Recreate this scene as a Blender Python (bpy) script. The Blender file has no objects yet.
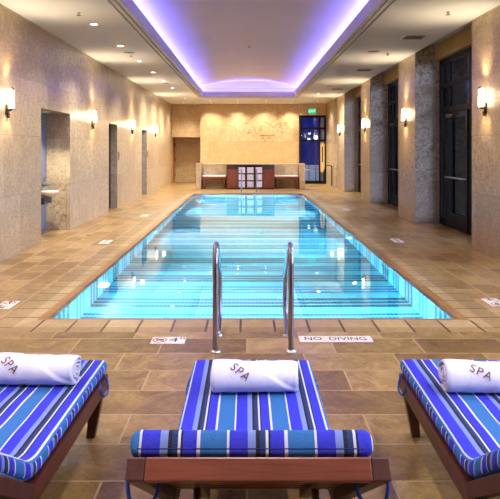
import bpy, bmesh, math, random
from mathutils import Vector, Matrix
random.seed(7)
scene = bpy.context.scene
COL = scene.collection
PI = math.pi

# ------------------------------------------------------------------ colour
def lin(c):
    c = c / 255.0
    return c / 12.92 if c <= 0.04045 else ((c + 0.055) / 1.055) ** 2.4
def rgb(r, g, b): return (lin(r), lin(g), lin(b), 1.0)

# ------------------------------------------------------------------ materials
class NT:
    def __init__(self, name):
        self.m = bpy.data.materials.new(name); self.m.use_nodes = True
        self.t = self.m.node_tree; self.t.nodes.clear()
        self.out = self.t.nodes.new('ShaderNodeOutputMaterial')
    def n(self, kind, **kw):
        nd = self.t.nodes.new(kind)
        for k, v in kw.items(): setattr(nd, k, v)
        return nd
    def l(self, a, b): self.t.links.new(a, b)
    def pos(self): return self.n('ShaderNodeNewGeometry').outputs['Position']
    def obj(self): return self.n('ShaderNodeTexCoord').outputs['Object']
    def math(self, op, a, b=None, c=None):
        nd = self.n('ShaderNodeMath', operation=op)
        for i, v in enumerate((a, b, c)):
            if v is None: continue
            if isinstance(v, (int, float)): nd.inputs[i].default_value = v
            else: self.l(v, nd.inputs[i])
        return nd.outputs[0]
    def sep(self, v):
        nd = self.n('ShaderNodeSeparateXYZ'); self.l(v, nd.inputs[0]); return nd.outputs
    def comb(self, x, y, z=0.0):
        nd = self.n('ShaderNodeCombineXYZ')
        for i, v in enumerate((x, y, z)):
            if isinstance(v, (int, float)): nd.inputs[i].default_value = v
            else: self.l(v, nd.inputs[i])
        return nd.outputs[0]
    def noise(self, vec, scale, detail=4, rough=.55, dist=0):
        nd = self.n('ShaderNodeTexNoise')
        nd.inputs['Scale'].default_value = scale; nd.inputs['Detail'].default_value = detail
        nd.inputs['Roughness'].default_value = rough; nd.inputs['Distortion'].default_value = dist
        if vec is not None: self.l(vec, nd.inputs['Vector'])
        return nd.outputs['Fac']
    def ramp(self, fac, stops, interp='LINEAR'):
        nd = self.n('ShaderNodeValToRGB'); r = nd.color_ramp; r.interpolation = interp
        while len(r.elements) > 1: r.elements.remove(r.elements[-1])
        r.elements[0].position = stops[0][0]; r.elements[0].color = stops[0][1]
        for p, c in stops[1:]:
            e = r.elements.new(p); e.color = c
        self.l(fac, nd.inputs[0]); return nd.outputs[0]
    def mix(self, fac, a, b, mode='MIX'):
        nd = self.n('ShaderNodeMix', data_type='RGBA', blend_type=mode)
        for i, v in ((0, fac), (6, a), (7, b)):
            if isinstance(v, (int, float)): nd.inputs[i].default_value = v
            elif isinstance(v, tuple): nd.inputs[i].default_value = v
            else: self.l(v, nd.inputs[i])
        return nd.outputs[2]
    def brick(self, vec, bw, rh, mortar, off=.5, c1=(0,0,0,1), c2=(1,1,1,1), smooth=.1, freq=2):
        nd = self.n('ShaderNodeTexBrick'); nd.offset = off; nd.offset_frequency = freq
        nd.inputs['Scale'].default_value = 1; nd.inputs['Brick Width'].default_value = bw
        nd.inputs['Row Height'].default_value = rh; nd.inputs['Mortar Size'].default_value = mortar
        nd.inputs['Mortar Smooth'].default_value = smooth; nd.inputs['Bias'].default_value = 0
        nd.inputs['Color1'].default_value = c1; nd.inputs['Color2'].default_value = c2
        nd.inputs['Mortar'].default_value = (.5, .5, .5, 1)
        self.l(vec, nd.inputs['Vector']); return nd.outputs['Color'], nd.outputs['Fac']
    def bsdf(self, color, rough=.5, metal=0, spec=.5, bump=None, bstr=.2, bdist=.01, **kw):
        b = self.n('ShaderNodeBsdfPrincipled')
        for key, v in (('Base Color', color), ('Roughness', rough), ('Metallic', metal), ('Specular IOR Level', spec)):
            if isinstance(v, (int, float, tuple)): b.inputs[key].default_value = v
            else: self.l(v, b.inputs[key])
        for k, v in kw.items(): b.inputs[k].default_value = v
        if bump is not None:
            bp = self.n('ShaderNodeBump'); bp.inputs['Strength'].default_value = bstr
            bp.inputs['Distance'].default_value = bdist
            self.l(bump, bp.inputs['Height']); self.l(bp.outputs[0], b.inputs['Normal'])
        self.l(b.outputs[0], self.out.inputs[0]); return self.m

def plain(name, c, rough=.5, metal=0, spec=.5, var=.06, nscale=18, **kw):
    t = NT(name); f = t.noise(t.obj(), nscale, 4)
    d = tuple(max(0, x * (1 - var * 3)) for x in c[:3]) + (1,)
    u = tuple(min(1, x * (1 + var * 3)) for x in c[:3]) + (1,)
    return t.bsdf(t.ramp(f, [(.25, d), (.75, u)]), rough, metal, spec, bump=f, bstr=.05, bdist=.002, **kw)

def flat(name, c, rough=.8, spec=.2):
    t = NT(name); f = t.noise(t.pos(), .8, 2)
    d = tuple(x * .96 for x in c[:3]) + (1,)
    return t.bsdf(t.ramp(f, [(.3, d), (.7, c)]), rough, 0, spec)

def stone(name, light, mid, vein, bw=1.25, rh=.93, mottled=.25, rough=.32, offz=0.0):
    t = NT(name); p = t.pos(); s = t.sep(p)
    vec = t.comb(t.math('ADD', s[0], s[1]), t.math('ADD', s[2], offz))
    tone, joint = t.brick(vec, bw, rh, .004, .5)
    tn = t.sep(tone)[0]
    # each slab cut from another place of the quarry
    sh = t.n('ShaderNodeVectorMath', operation='ADD'); t.l(p, sh.inputs[0])
    t.l(t.comb(t.math('MULTIPLY', tn, 13.0), t.math('MULTIPLY', tn, 7.0), 0), sh.inputs[1])
    q = sh.outputs[0]
    cloud = t.noise(q, 3.2, 8, .7, 1.2)
    fine = t.noise(q, 26, 4, .7)
    vn = t.noise(q, 11.0, 10, .75, .7)
    base = t.ramp(t.math('ADD', t.math('MULTIPLY', cloud, .8), t.math('MULTIPLY', tn, .30)), [(.42, mid), (.70, light)])
    blot = t.noise(q, 1.3, 4, .6, 2.0)
    vmask = t.ramp(vn, [(.36, (1, 1, 1, 1)), (.47, (.3, .3, .3, 1)), (.58, (0, 0, 0, 1))])
    vm = t.sep(vmask)[0]
    amt = t.math('MULTIPLY', vm, t.math('ADD', t.math('MULTIPLY', t.math('GREATER_THAN', tn, .62), mottled * 2), mottled * .6))
    c = t.mix(amt, base, vein)
    c = t.mix(t.sep(t.ramp(blot, [(.38, (.42, .42, .42, 1)), (.56, (0, 0, 0, 1))]))[0], c, mid)
    c = t.mix(.30, c, t.ramp(fine, [(.38, vein), (.62, light)]))
    c = t.mix(t.math('MULTIPLY', joint, .6), c, vein)
    return t.bsdf(c, rough, 0, .5, bump=t.math('SUBTRACT', fine, joint), bstr=.08, bdist=.003)

M = {}
M['stone'] = stone('wall_limestone', rgb(216, 198, 164), rgb(168, 142, 110), rgb(112, 88, 64), mottled=.4)
M['stone_dark'] = stone('veined_limestone', rgb(206, 198, 186), rgb(164, 154, 142), rgb(92, 82, 72), mottled=.55)
M['stone_gold'] = stone('end_wall_limestone', rgb(212, 188, 146), rgb(178, 148, 106), rgb(132, 100, 66), bw=1.6, rh=1.0, mottled=.3)

def deck(name, along_y, bw, rh, pal, mortar=.007, mcol=rgb(196, 170, 128), off=.5, rough=.34, mot=.8, mx=.0):
    t = NT(name); p = t.pos(); s = t.sep(p)
    vec = t.comb(s[1], s[0]) if along_y else t.comb(t.math('ADD', s[0], mx), s[1])
    tone, joint = t.brick(vec, bw, rh, mortar, off)
    tn = t.sep(tone)[0]
    sh = t.n('ShaderNodeVectorMath', operation='ADD'); t.l(p, sh.inputs[0]); t.l(t.comb(t.math('MULTIPLY', tn, 9.0), t.math('MULTIPLY', tn, 5.0)), sh.inputs[1])
    cloud = t.noise(sh.outputs[0], 5.0, 8, .72, 1.0); fine = t.noise(p, 30, 5, .75)
    k = t.math('ADD', t.math('MULTIPLY', tn, .34), t.math('MULTIPLY', t.math('SUBTRACT', cloud, .14), .9))
    c = t.ramp(k, [(.18, pal[0]), (.42, pal[1]), (.62, pal[2]), (.9, pal[3])])
    c = t.mix(t.ramp(fine, [(.4, (0, 0, 0, 1)), (.75, (.5, .5, .5, 1))]), c, pal[0])
    c = t.mix(t.math('MULTIPLY', joint, mot), c, mcol)
    rg = t.math('ADD', t.math('MULTIPLY', fine, .25), rough - .16)
    return t.bsdf(c, rg, 0, .5, bump=t.math('SUBTRACT', t.math('MULTIPLY', cloud, .6), joint), bstr=.18, bdist=.006)

PAL = (rgb(80, 58, 34), rgb(126, 96, 56), rgb(164, 132, 82), rgb(202, 174, 118))
M['deck_near'] = deck('deck_slate_crosswise', False, .72, .36, PAL, .006, rgb(178, 150, 112), .37)
M['deck_side'] = deck('deck_slate_lengthwise', True, .47, .30, (rgb(112, 84, 52), rgb(146, 114, 70), rgb(176, 142, 92), rgb(204, 174, 122)))
dk = rgb(70, 50, 36)
PC = (rgb(150, 122, 84), rgb(172, 144, 102), rgb(188, 162, 118), rgb(204, 182, 138))
PB = (rgb(132, 92, 54), rgb(150, 106, 64), rgb(164, 120, 74), rgb(176, 132, 86))
PT = (rgb(132, 104, 68), rgb(150, 122, 82), rgb(166, 138, 94), rgb(180, 152, 108))
for nm, ay in (('x', False), ('y', True)):
    M['cream_' + nm] = deck('cream_tile_' + nm, ay, .315, 50.0, PC, .011, dk, 0, .4, 1.0, .06)
    M['brown_' + nm] = deck('brown_coping_' + nm, ay, .63, 50.0, PB, .004, dk, 0, .35, .8, .06)
    M['tan_' + nm] = deck('tan_tile_' + nm, ay, .315, 50.0, PT, .011, dk, 0, .4, 1.0, .06)

M['ceiling'] = flat('ceiling_plaster', rgb(220, 226, 244))
M['vault'] = flat('vault_plaster', rgb(238, 236, 236))
M['trim'] = flat('ceiling_trim_paint', rgb(200, 196, 198), .6, .3)
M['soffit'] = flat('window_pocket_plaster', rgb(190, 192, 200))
M['bronze'] = plain('dark_bronze_frame', rgb(20, 17, 19), .6, 0, .12, .05, 20)
M['darkmetal'] = plain('blackened_bronze', rgb(58, 46, 34), .4, .7, .5, .05, 30)
M['steel'] = plain('polished_steel', rgb(158, 152, 166), .16, 1, .5, .02, 12)
M['brushed'] = plain('brushed_steel', rgb(196, 192, 186), .28, 1, .5, .03, 40)
M['grille'] = plain('grey_grille_paint', rgb(138, 132, 130), .6, 0, .4, .03, 30)
M['white_paint'] = plain('white_enamel', rgb(225, 220, 214), .5, 0, .4, .01, 10)
M['sign_tile'] = plain('white_sign_tile', rgb(222, 214, 206), .4, 0, .5, .04, 25)
M['ink'] = plain('black_sign_ink', rgb(46, 44, 56), .6, 0, .3, .03, 20)
M['red_ink'] = plain('red_sign_ink', rgb(176, 84, 92), .6, 0, .3, .03, 20)
M['thread'] = plain('brown_thread', rgb(104, 62, 50), .85, 0, .2, .06, 120)
M['terry'] = None
M['niche_tile'] = plain('blue_grey_tile', rgb(108, 116, 138), .4, 0, .5, .05, 6)
M['basin'] = plain('porcelain_basin', rgb(226, 214, 190), .25, 0, .6, .01, 8)
M['box'] = plain('dark_bronze_box', rgb(64, 56, 66), .3, .6, .5, .04, 12)
M['door_wood'] = None

def wood(name, a, b, along='y', rough=.38, sc=1.0):
    t = NT(name); o = t.obj()
    mp = t.n('ShaderNodeMapping'); t.l(o, mp.inputs[0])
    k = {'x': (2, 40, 40), 'y': (40, 2, 40), 'z': (40, 40, 2)}[along]
    mp.inputs['Scale'].default_value = tuple(v * sc for v in k)
    f = t.noise(mp.outputs[0], 1.6, 6, .65, .4)
    return t.bsdf(t.ramp(f, [(.28, a), (.72, b)]), rough, 0, .5, bump=f, bstr=.12, bdist=.002)
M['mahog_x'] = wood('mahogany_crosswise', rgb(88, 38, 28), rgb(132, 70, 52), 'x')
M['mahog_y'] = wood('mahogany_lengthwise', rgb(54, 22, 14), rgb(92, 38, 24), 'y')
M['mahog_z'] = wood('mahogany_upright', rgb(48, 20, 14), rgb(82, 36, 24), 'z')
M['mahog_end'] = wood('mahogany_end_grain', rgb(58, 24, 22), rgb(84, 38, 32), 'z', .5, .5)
M['cab_dark'] = wood('dark_walnut', rgb(44, 26, 26), rgb(66, 38, 34), 'z')
M['cab_door'] = wood('red_walnut', rgb(96, 44, 28), rgb(140, 74, 44), 'z')
M['orange_wood'] = wood('honey_oak', rgb(150, 92, 44), rgb(190, 124, 66), 'z')
M['door_wood'] = wood('dark_oak_door', rgb(52, 38, 28), rgb(78, 58, 42), 'z')

def terry():
    t = NT('white_terry_cloth'); o = t.obj()
    f = t.noise(o, 320, 3, .7); g = t.noise(o, 14, 3)
    c = t.ramp(g, [(.3, rgb(206, 200, 222)), (.7, rgb(220, 215, 234))])
    return t.bsdf(c, .95, 0, .1, bump=t.math('ADD', f, t.math('MULTIPLY', g, 2.0)), bstr=.35, bdist=.004)
M['terry'] = terry()

def stripes(name='blue_striped_canvas', ax=0):
    t = NT(name); o = t.obj(); x = t.sep(o)[ax]
    u = t.math('FRACT', t.math('ADD', t.math('DIVIDE', t.math('ADD', x, .159 - .0), .242), 4.0))
    steel = rgb(36, 100, 168); wh = rgb(196, 198, 218); blue = rgb(40, 40, 190); lav = rgb(114, 130, 196)
    bk = rgb(8, 8, 18); navy = rgb(20, 42, 96)
    px = [(0, steel), (26, wh), (28.4, blue), (46.5, lav), (54.5, bk), (58.5, navy), (64, wh), (67, bk), (69, blue), (82.8, wh)]
    c = t.ramp(u, [(p / 86.2, k) for p, k in px], 'CONSTANT')
    w = t.noise(o, 420, 2, .6); g = t.noise(o, 9, 3)
    c = t.mix(.10, c, t.ramp(w, [(.35, (0, 0, .02, 1)), (.65, (.3, .32, .5, 1))]))
    return t.bsdf(c, .85, 0, .2, bump=t.math('ADD', w, t.math('MULTIPLY', g, 5.0)), bstr=.22, bdist=.003)
M['stripe'] = stripes(); M['boxing'] = stripes('blue_striped_boxing', 1)
M['tie'] = plain('blue_tie_tape', rgb(54, 78, 170), .85, 0, .2, .06, 60)
M['piping'] = plain('navy_piping', rgb(36, 44, 120), .85, 0, .2, .06, 60)
M['bench_pad'] = plain('pale_bench_fabric', rgb(214, 212, 216), .9, 0, .2, .03, 30)

def pool_tile():
    t = NT('cyan_pool_mosaic'); p = t.pos(); s = t.sep(p)
    # stripes run across the floor and up both side walls
    u = t.math('FRACT', t.math('DIVIDE', t.math('SUBTRACT', s[1], 6.98 - 1.22 * 4 + .2), 1.22))
    base = (1, 1, 1, 1)
    B0 = rgb(92, 192, 216); B1 = rgb(5, 26, 88); B2 = rgb(16, 74, 152)
    def stop(c, w): return (c / 1.22, w)
    st = []
    seq = []
    for c in (-.14, 0, .14): seq += [(c + .2 - .047, B1), (c + .2 + .047, B0)]
    for c in (.48, .61, .74): seq += [(c + .2 - .034, B2), (c + .2 + .034, B0)]
    seq = [(0, B0)] + seq
    c = t.ramp(u, [(a / 1.22, b) for a, b in seq], 'CONSTANT')
    xy = t.comb(t.math('ADD', s[0], 0.0), s[1])
    _, j1 = t.brick(xy, .05, .05, .003, 0)
    f = t.noise(p, 18, 2); g = t.noise(p, 1.2, 2)
    c = t.mix(t.math('MULTIPLY', j1, .35), c, rgb(196, 226, 230))
    c = t.mix(t.math('MULTIPLY', f, .10), c, rgb(110, 200, 222))
    return t.bsdf(c, .35, 0, .4)
M['pool_tile'] = pool_tile()

def water():
    t = NT('pool_water_surface'); p = t.pos()
    mp = t.n('ShaderNodeMapping'); t.l(p, mp.inputs[0]); mp.inputs['Scale'].default_value = (.8, 1.5, 1)
    w = t.math('ADD', t.noise(mp.outputs[0], 1.3, 2, .5, .3), t.math('MULTIPLY', t.noise(mp.outputs[0], 5.0, 2, .5), .12))
    g = t.n('ShaderNodeBsdfGlass'); g.inputs['IOR'].default_value = 1.333; g.inputs['Roughness'].default_value = 0.0
    g.inputs['Color'].default_value = (.90, .985, 1, 1)
    bp = t.n('ShaderNodeBump'); bp.inputs['Strength'].default_value = .11; bp.inputs['Distance'].default_value = .02
    t.l(w, bp.inputs['Height']); t.l(bp.outputs[0], g.inputs['Normal'])
    t.l(g.outputs[0], t.out.inputs[0]); return t.m
M['water'] = water()

def glass():
    t = NT('window_glass')
    a = t.n('ShaderNodeBsdfTransparent'); a.inputs[0].default_value = (.75, .82, .88, 1)
    b = t.n('ShaderNodeBsdfGlossy'); b.inputs['Roughness'].default_value = .02
    f = t.n('ShaderNodeFresnel'); f.inputs[0].default_value = 1.5
    m = t.n('ShaderNodeMixShader'); t.l(f.outputs[0], m.inputs[0]); t.l(a.outputs[0], m.inputs[1]); t.l(b.outputs[0], m.inputs[2])
    t.l(m.outputs[0], t.out.inputs[0]); return t.m
M['glass'] = glass()

def emit(name, c, s):
    t = NT(name); e = t.n('ShaderNodeEmission'); e.inputs[0].default_value = c; e.inputs[1].default_value = s
    t.l(e.outputs[0], t.out.inputs[0]); return t.m
M['lamp'] = emit('downlight_lens_glow', (1, .86, .66, 1), 9)
M['sconce_glow'] = emit('sconce_glass_glow', (1, .84, .56, 1), 5)
M['exit'] = emit('exit_sign_glow', (.05, .36, .16, 1), .55)
M['exit_white'] = emit('exit_letter_glow', (.4, 1, .6, 1), .8)
M['led'] = emit('violet_led_tape', (.22, .14, 1, 1), 3)
M['pool_lamp'] = emit('pool_lamp_glow', (.85, .97, 1, 1), 14)
M['globe'] = emit('globe_lamp_glow', (1, .95, .85, 1), 2)

# ------------------------------------------------------------------ mesh helpers
class MB:
    def __init__(self): self.v = []; self.f = []; self.mi = []; self.sm = []
    def add(self, vs, fs, mi=0, smooth=False):
        b = len(self.v); self.v += [tuple(x) for x in vs]
        for f in fs: self.f.append(tuple(i + b for i in f)); self.mi.append(mi); self.sm.append(smooth)
        return self
    def box(self, x0, x1, y0, y1, z0, z1, mi=0):
        vs = [(x, y, z) for z in (z0, z1) for y in (y0, y1) for x in (x0, x1)]
        return self.add(vs, [(0, 2, 3, 1), (4, 5, 7, 6), (0, 1, 5, 4), (2, 6, 7, 3), (0, 4, 6, 2), (1, 3, 7, 5)], mi)
    def hexa(self, vs, mi=0):   # 8 points: bottom ring 4, top ring 4
        return self.add(vs, [(3, 2, 1, 0), (4, 5, 6, 7), (0, 1, 5, 4), (1, 2, 6, 5), (2, 3, 7, 6), (3, 0, 4, 7)], mi)
    def tube(self, pts, r, n=12, caps=True, mi=0, closed=False):
        pts = [Vector(p) for p in pts]; m = len(pts)
        tang = []
        for i in range(m):
            a = pts[i - 1] if (i > 0 or closed) else pts[i]
            b = pts[(i + 1) % m] if (i < m - 1 or closed) else pts[i]
            tang.append((b - a).normalized())
        up = Vector((0, 0, 1)) if abs(tang[0].z) < .9 else Vector((1, 0, 0))
        nx = tang[0].cross(up).normalized(); rings = []
        for i in range(m):
            nx = (nx - tang[i] * nx.dot(tang[i])).normalized(); ny = tang[i].cross(nx)
            rr = r[i] if isinstance(r, (list, tuple)) else r
            rings.append([pts[i] + (nx * math.cos(2 * PI * k / n) + ny * math.sin(2 * PI * k / n)) * rr for k in range(n)])
        vs = [p for g in rings for p in g]; fs = []
        for i in range(m if closed else m - 1):
            j = (i + 1) % m
            for k in range(n):
                fs.append((i * n + k, i * n + (k + 1) % n, j * n + (k + 1) % n, j * n + k))
        if caps and not closed:
            fs.append(tuple(range(n))[::-1]); fs.append(tuple((m - 1) * n + k for k in range(n)))
        return self.add(vs, fs, mi, True)
    def lathe(self, prof, c, n=24, axis='z', mi=0, sx=1, sy=1):
        vs = []
        for r, h in prof:
            for k in range(n):
                a = 2 * PI * k / n; p = (r * math.cos(a) * sx, r * math.sin(a) * sy, h)
                if axis == 'x': p = (p[2], p[0], p[1])
                if axis == 'y': p = (p[0], p[2], p[1])
                vs.append((c[0] + p[0], c[1] + p[1], c[2] + p[2]))
        fs = []
        for i in range(len(prof) - 1):
            for k in range(n):
                fs.append((i * n + k, i * n + (k + 1) % n, (i + 1) * n + (k + 1) % n, (i + 1) * n + k))
        fs.append(tuple(range(n))[::-1]); fs.append(tuple((len(prof) - 1) * n + k for k in range(n)))
        return self.add(vs, fs, mi, True)
    def build(self, name, mats, parent=None, bevel=0, loc=None, seg=2, recalc=True):
        me = bpy.data.meshes.new(name); me.from_pydata(self.v, [], self.f)
        for m in (mats if isinstance(mats, (list, tuple)) else [mats]): me.materials.append(m)
        for p, mi, s in zip(me.polygons, self.mi, self.sm): p.material_index = mi; p.use_smooth = s
        if recalc:
            bm = bmesh.new(); bm.from_mesh(me); bmesh.ops.recalc_face_normals(bm, faces=bm.faces); bm.to_mesh(me); bm.free()
        me.update()
        o = bpy.data.objects.new(name, me); COL.objects.link(o)
        if parent is not None: o.parent = parent
        if loc is not None: o.location = loc
        if bevel:
            md = o.modifiers.new('bevel', 'BEVEL'); md.width = bevel; md.segments = seg; md.limit_method = 'ANGLE'; md.angle_limit = .6
        return o

def smoothpath(pts, n=8):
    P = [Vector(p) for p in pts]; P = [P[0] * 2 - P[1]] + P + [P[-1] * 2 - P[-2]]; out = []
    for i in range(1, len(P) - 2):
        for k in range(n):
            t = k / n; a, b, c, d = P[i - 1:i + 3]
            out.append(.5 * ((2 * b) + (c - a) * t + (2 * a - 5 * b + 4 * c - d) * t * t + (3 * b - a - 3 * c + d) * t ** 3))
    out.append(P[-2]); return out

def tag(o, label, cat, group=None):
    o['label'] = label; o['category'] = cat
    if group: o['group'] = group
    return o
def thing(name, label, cat, loc=(0, 0, 0), rz=0, group=None):
    o = bpy.data.objects.new(name, None); COL.objects.link(o); o.location = loc; o.rotation_euler = (0, 0, rz)
    o.empty_display_size = .1
    return tag(o, label, cat, group)
def struct(o, label=None):
    o['kind'] = 'structure'
    if label: o['label'] = label
    return o
def dup(root, loc, rz=None, label=None, group=None):
    def cp(o, par):
        c = o.copy(); COL.objects.link(c)
        if par is not None: c.parent = par
        for ch in [x for x in o.children]: cp(ch, c)
        return c
    r = cp(root, None); r.location = loc
    if rz is not None: r.rotation_euler = (0, 0, rz)
    if label: r['label'] = label
    if group: r['group'] = group
    return r
def light(kind, name, loc, energy, color, parent=None, rot=None, **kw):
    d = bpy.data.lights.new(name, kind); d.energy = energy; d.color = color
    for k, v in kw.items(): setattr(d, k, v)
    o = bpy.data.objects.new(name, d); COL.objects.link(o); o.location = loc
    if rot: o.rotation_euler = rot
    if parent: o.parent = parent
    return o

def text_mesh(s, size, bold=0.0, space=1.0):
    cu = bpy.data.curves.new('lettering', 'FONT'); cu.body = s; cu.size = size; cu.extrude = 0
    cu.offset = bold; cu.space_character = space; cu.align_x = 'CENTER'; cu.align_y = 'CENTER'
    o = bpy.data.objects.new('lettering', cu); COL.objects.link(o)
    bpy.context.view_layer.update()
    me = bpy.data.meshes.new_from_object(o.evaluated_get(bpy.context.evaluated_depsgraph_get()))
    bpy.data.objects.remove(o); bpy.data.curves.remove(cu)
    vs = [v.co.copy() for v in me.vertices]; fs = [tuple(p.vertices) for p in me.polygons]
    bpy.data.meshes.remove(me); return vs, fs

# ------------------------------------------------------------------ dimensions
CAMZ = 1.65
XL, XR, XW = -3.6, 3.72, 4.32
ZC = 3.77
PX0, PX1, PY0, PY1 = -1.945, 2.055, 5.64, 21.4
YB = -2.6          # wall behind the camera
YM = 27.4          # end wall
YF = 23.7          # front of low wall and cabinet

# ------------------------------------------------------------------ floor, coping, pool
def ring_rect(side, near, far): return (PX0 - side, PX1 + side, PY0 - near, PY1 + far)
R0 = ring_rect(0, 0, 0); R1 = ring_rect(.085, .05, .09); R2 = ring_rect(.215, .28, .22); R3 = ring_rect(.42, .42, .42)
def frame_faces(mb, A, B, z, mi_x, mi_y):
    # flat frame between inner rect A and outer rect B, mitred corners
    a = [(A[0], A[2], z), (A[1], A[2], z), (A[1], A[3], z), (A[0], A[3], z)]
    b = [(B[0], B[2], z), (B[1], B[2], z), (B[1], B[3], z), (B[0], B[3], z)]
    for i in range(4):
        j = (i + 1) % 4
        mb.add([a[i], a[j], b[j], b[i]], [(0, 3, 2, 1)], mi_x if i % 2 == 0 else mi_y)
f = MB()
X0, X1, YE = -4.6, XW + .3, 29.2
f.add([(X0, YB, 0), (X1, YB, 0), (X1, R3[2], 0), (X0, R3[2], 0)], [(0, 1, 2, 3)], 0)
f.add([(X0, R3[2], 0), (R3[0], R3[2], 0), (R3[0], R3[3], 0), (X0, R3[3], 0)], [(0, 1, 2, 3)], 1)
f.add([(R3[1], R3[2], 0), (X1, R3[2], 0), (X1, R3[3], 0), (R3[1], R3[3], 0)], [(0, 1, 2, 3)], 1)
f.add([(X0, R3[3], 0), (X1, R3[3], 0), (X1, YE, 0), (X0, YE, 0)], [(0, 1, 2, 3)], 0)
struct(f.build('floor', [M['deck_near'], M['deck_side']]))

c = MB()
frame_faces(c, R1, R0, 0.0, 0, 1)
# coping lip: rounded edge dropping to the water
lip = [(0, 0.0), (-.008, -.004), (-.012, -.014), (-.012, -.05), (0, -.05), (0, -.06)]
for (o0, z0), (o1, z1) in zip(lip[:-1], lip[1:]):
    A = (PX0 - o0, PX1 + o0, PY0 - o0, PY1 + o0); B = (PX0 - o1, PX1 + o1, PY0 - o1, PY1 + o1)
    a = [(A[0], A[2], z0), (A[1], A[2], z0), (A[1], A[3], z0), (A[0], A[3], z0)]
    b = [(B[0], B[2], z1), (B[1], B[2], z1), (B[1], B[3], z1), (B[0], B[3], z1)]
    for i in range(4):
        j = (i + 1) % 4; c.add([a[i], a[j], b[j], b[i]], [(0, 1, 2, 3)], i % 2)
cc = c.build('pool_coping', [M['brown_x'], M['brown_y']]); struct(cc)
c = MB(); frame_faces(c, R2, R1, 0.0, 0, 1); struct(c.build('coping_border', [M['cream_x'], M['cream_y']]))
c = MB(); frame_faces(c, R3, R2, 0.0, 0, 1); struct(c.build('deck_border', [M['tan_x'], M['tan_y']]))

ZP = -1.0; ZWAT = -.045
b = MB()
q = [(PX0, PY0), (PX1, PY0), (PX1, PY1), (PX0, PY1)]
b.add([(x, y, ZP) for x, y in q], [(0, 1, 2, 3)])
for i in range(4):
    (xa, ya), (xb, yb) = q[i], q[(i + 1) % 4]
    b.add([(xa, ya, ZP), (xb, yb, ZP), (xb, yb, -.05), (xa, ya, -.05)], [(0, 1, 2, 3)])
struct(b.build('pool_basin', M['pool_tile'], recalc=False))
w = MB(); w.add([(PX0, PY0, ZWAT), (PX1, PY0, ZWAT), (PX1, PY1, ZWAT), (PX0, PY1, ZWAT)], [(0, 1, 2, 3)])
wo = w.build('pool_water', M['water'], recalc=False); struct(wo)

# underwater lamps on the side walls
pool_spots = [(PX0, 7.6, 1), (PX1, 11.4, -1), (PX0, 12.2, 1), (PX1, 16.3, -1), (PX0, 16.8, 1), (PX0, 20.3, 1), (PX1, 20.0, -1)]
pl_labels = ['round underwater lamp on left pool wall, nearest the lounge chairs',  'round underwater lamp on right pool wall, nearest the lounge chairs', 'round underwater lamp on left pool wall, second from the near end',
  'round underwater lamp on right pool wall, in its middle', 'round underwater lamp on left pool wall, third from the near end',
  'round underwater lamp on left pool wall, at the far end', 'round underwater lamp on right pool wall, at the far end']
for (x, y, s), lb in zip(pool_spots, pl_labels):
    t = thing('pool_light', lb, 'pool light', (x, y, -.42), 0, 'underwater lamps in the pool walls')
    m = MB(); m.lathe([(.10, 0), (.10, .012 * s), (.085, .02 * s), (.085, .008 * s)], (0, 0, 0), 24, 'x'); m.build('rim', M['brushed'], t)
    m = MB(); m.lathe([(.083, .004 * s), (.06, .016 * s), (.0, .02 * s)][:2] + [(.002, .02 * s)], (0, 0, 0), 24, 'x'); m.build('lens', M['pool_lamp'], t)
    light('SPOT', 'pool_lamp_beam', (.06 * s, 0, 0), 360, (.74, 1, .96), t, (0, (-90 if s > 0 else 90) * PI / 180, 0), spot_size=2.9, spot_blend=.6, shadow_soft_size=.08)

for x, lb in ((-.95, 'added unseen underwater lamp in near pool wall below the left handrail'), (1.05, 'added unseen underwater lamp in near pool wall below the right handrail')):  # extra lamps hidden below the near edge, added to brighten the near floor
    t = thing('pool_light', lb, 'pool light', (x, PY0, -.42), 0, 'underwater lamps in the pool walls')
    m = MB(); m.lathe([(.10, 0), (.10, .012), (.085, .02), (.085, .008)], (0, 0, 0), 24, 'y'); m.build('rim', M['brushed'], t)
    m = MB(); m.lathe([(.083, .004), (.06, .016), (.002, .02)], (0, 0, 0), 24, 'y'); m.build('lens', M['pool_lamp'], t)
    light('SPOT', 'pool_lamp_beam', (0, .06, 0), 170, (.74, 1, .98), t, (PI / 2, 0, 0), spot_size=2.9, spot_blend=.6, shadow_soft_size=.08)

# ------------------------------------------------------------------ walls
TL = -4.7
ops = [(10.14, 11.8, 2.36), (15.1, 16.1, 2.31), (19.85, 20.85, 2.31)]
y = YB
def left_piece(*b):
    w = MB(); w.box(*b); struct(w.build('wall_left', M['stone']))
for a, bb, h in ops:
    left_piece(TL, XL, y, a, 0, 4.0); left_piece(TL, XL, a, bb, h, 4.0); y = bb
left_piece(TL, XL, y, 29.3, 0, 4.0)
# niche back and doors in the left openings
w = MB(); w.box(TL, -4.08, 10.0, 11.95, 0, 2.5); struct(w.build('wall_niche', M['niche_tile']))
for i, (a, bb, h) in enumerate(ops[1:]):
    d = MB(); d.box(-3.86, -3.80, a + .03, bb - .03, .01, h - .04)
    dd = d.build('door_%d' % (i + 1), M['door_wood'], None, .004); struct(dd)
    fr = MB(); fr.box(-3.87, -3.785, a, a + .03, 0, h); fr.box(-3.87, -3.785, bb - .03, bb, 0, h); fr.box(-3.87, -3.785, a, bb, h - .04, h)
    fr.build('door_frame', M['bronze'], dd)
    hd = MB(); hd.tube([(-3.80, a + .1, 1.0), (-3.74, a + .1, 1.0), (-3.74, a + .22, 1.0)], .01, 8); hd.build('door_handle', M['brushed'], dd)
    rv = MB(); rv.box(-3.785, XL - .003, bb - .012, bb, 0, h); struct(rv.build('trim_%d' % (i + 1), M['stone_dark']))

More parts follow.
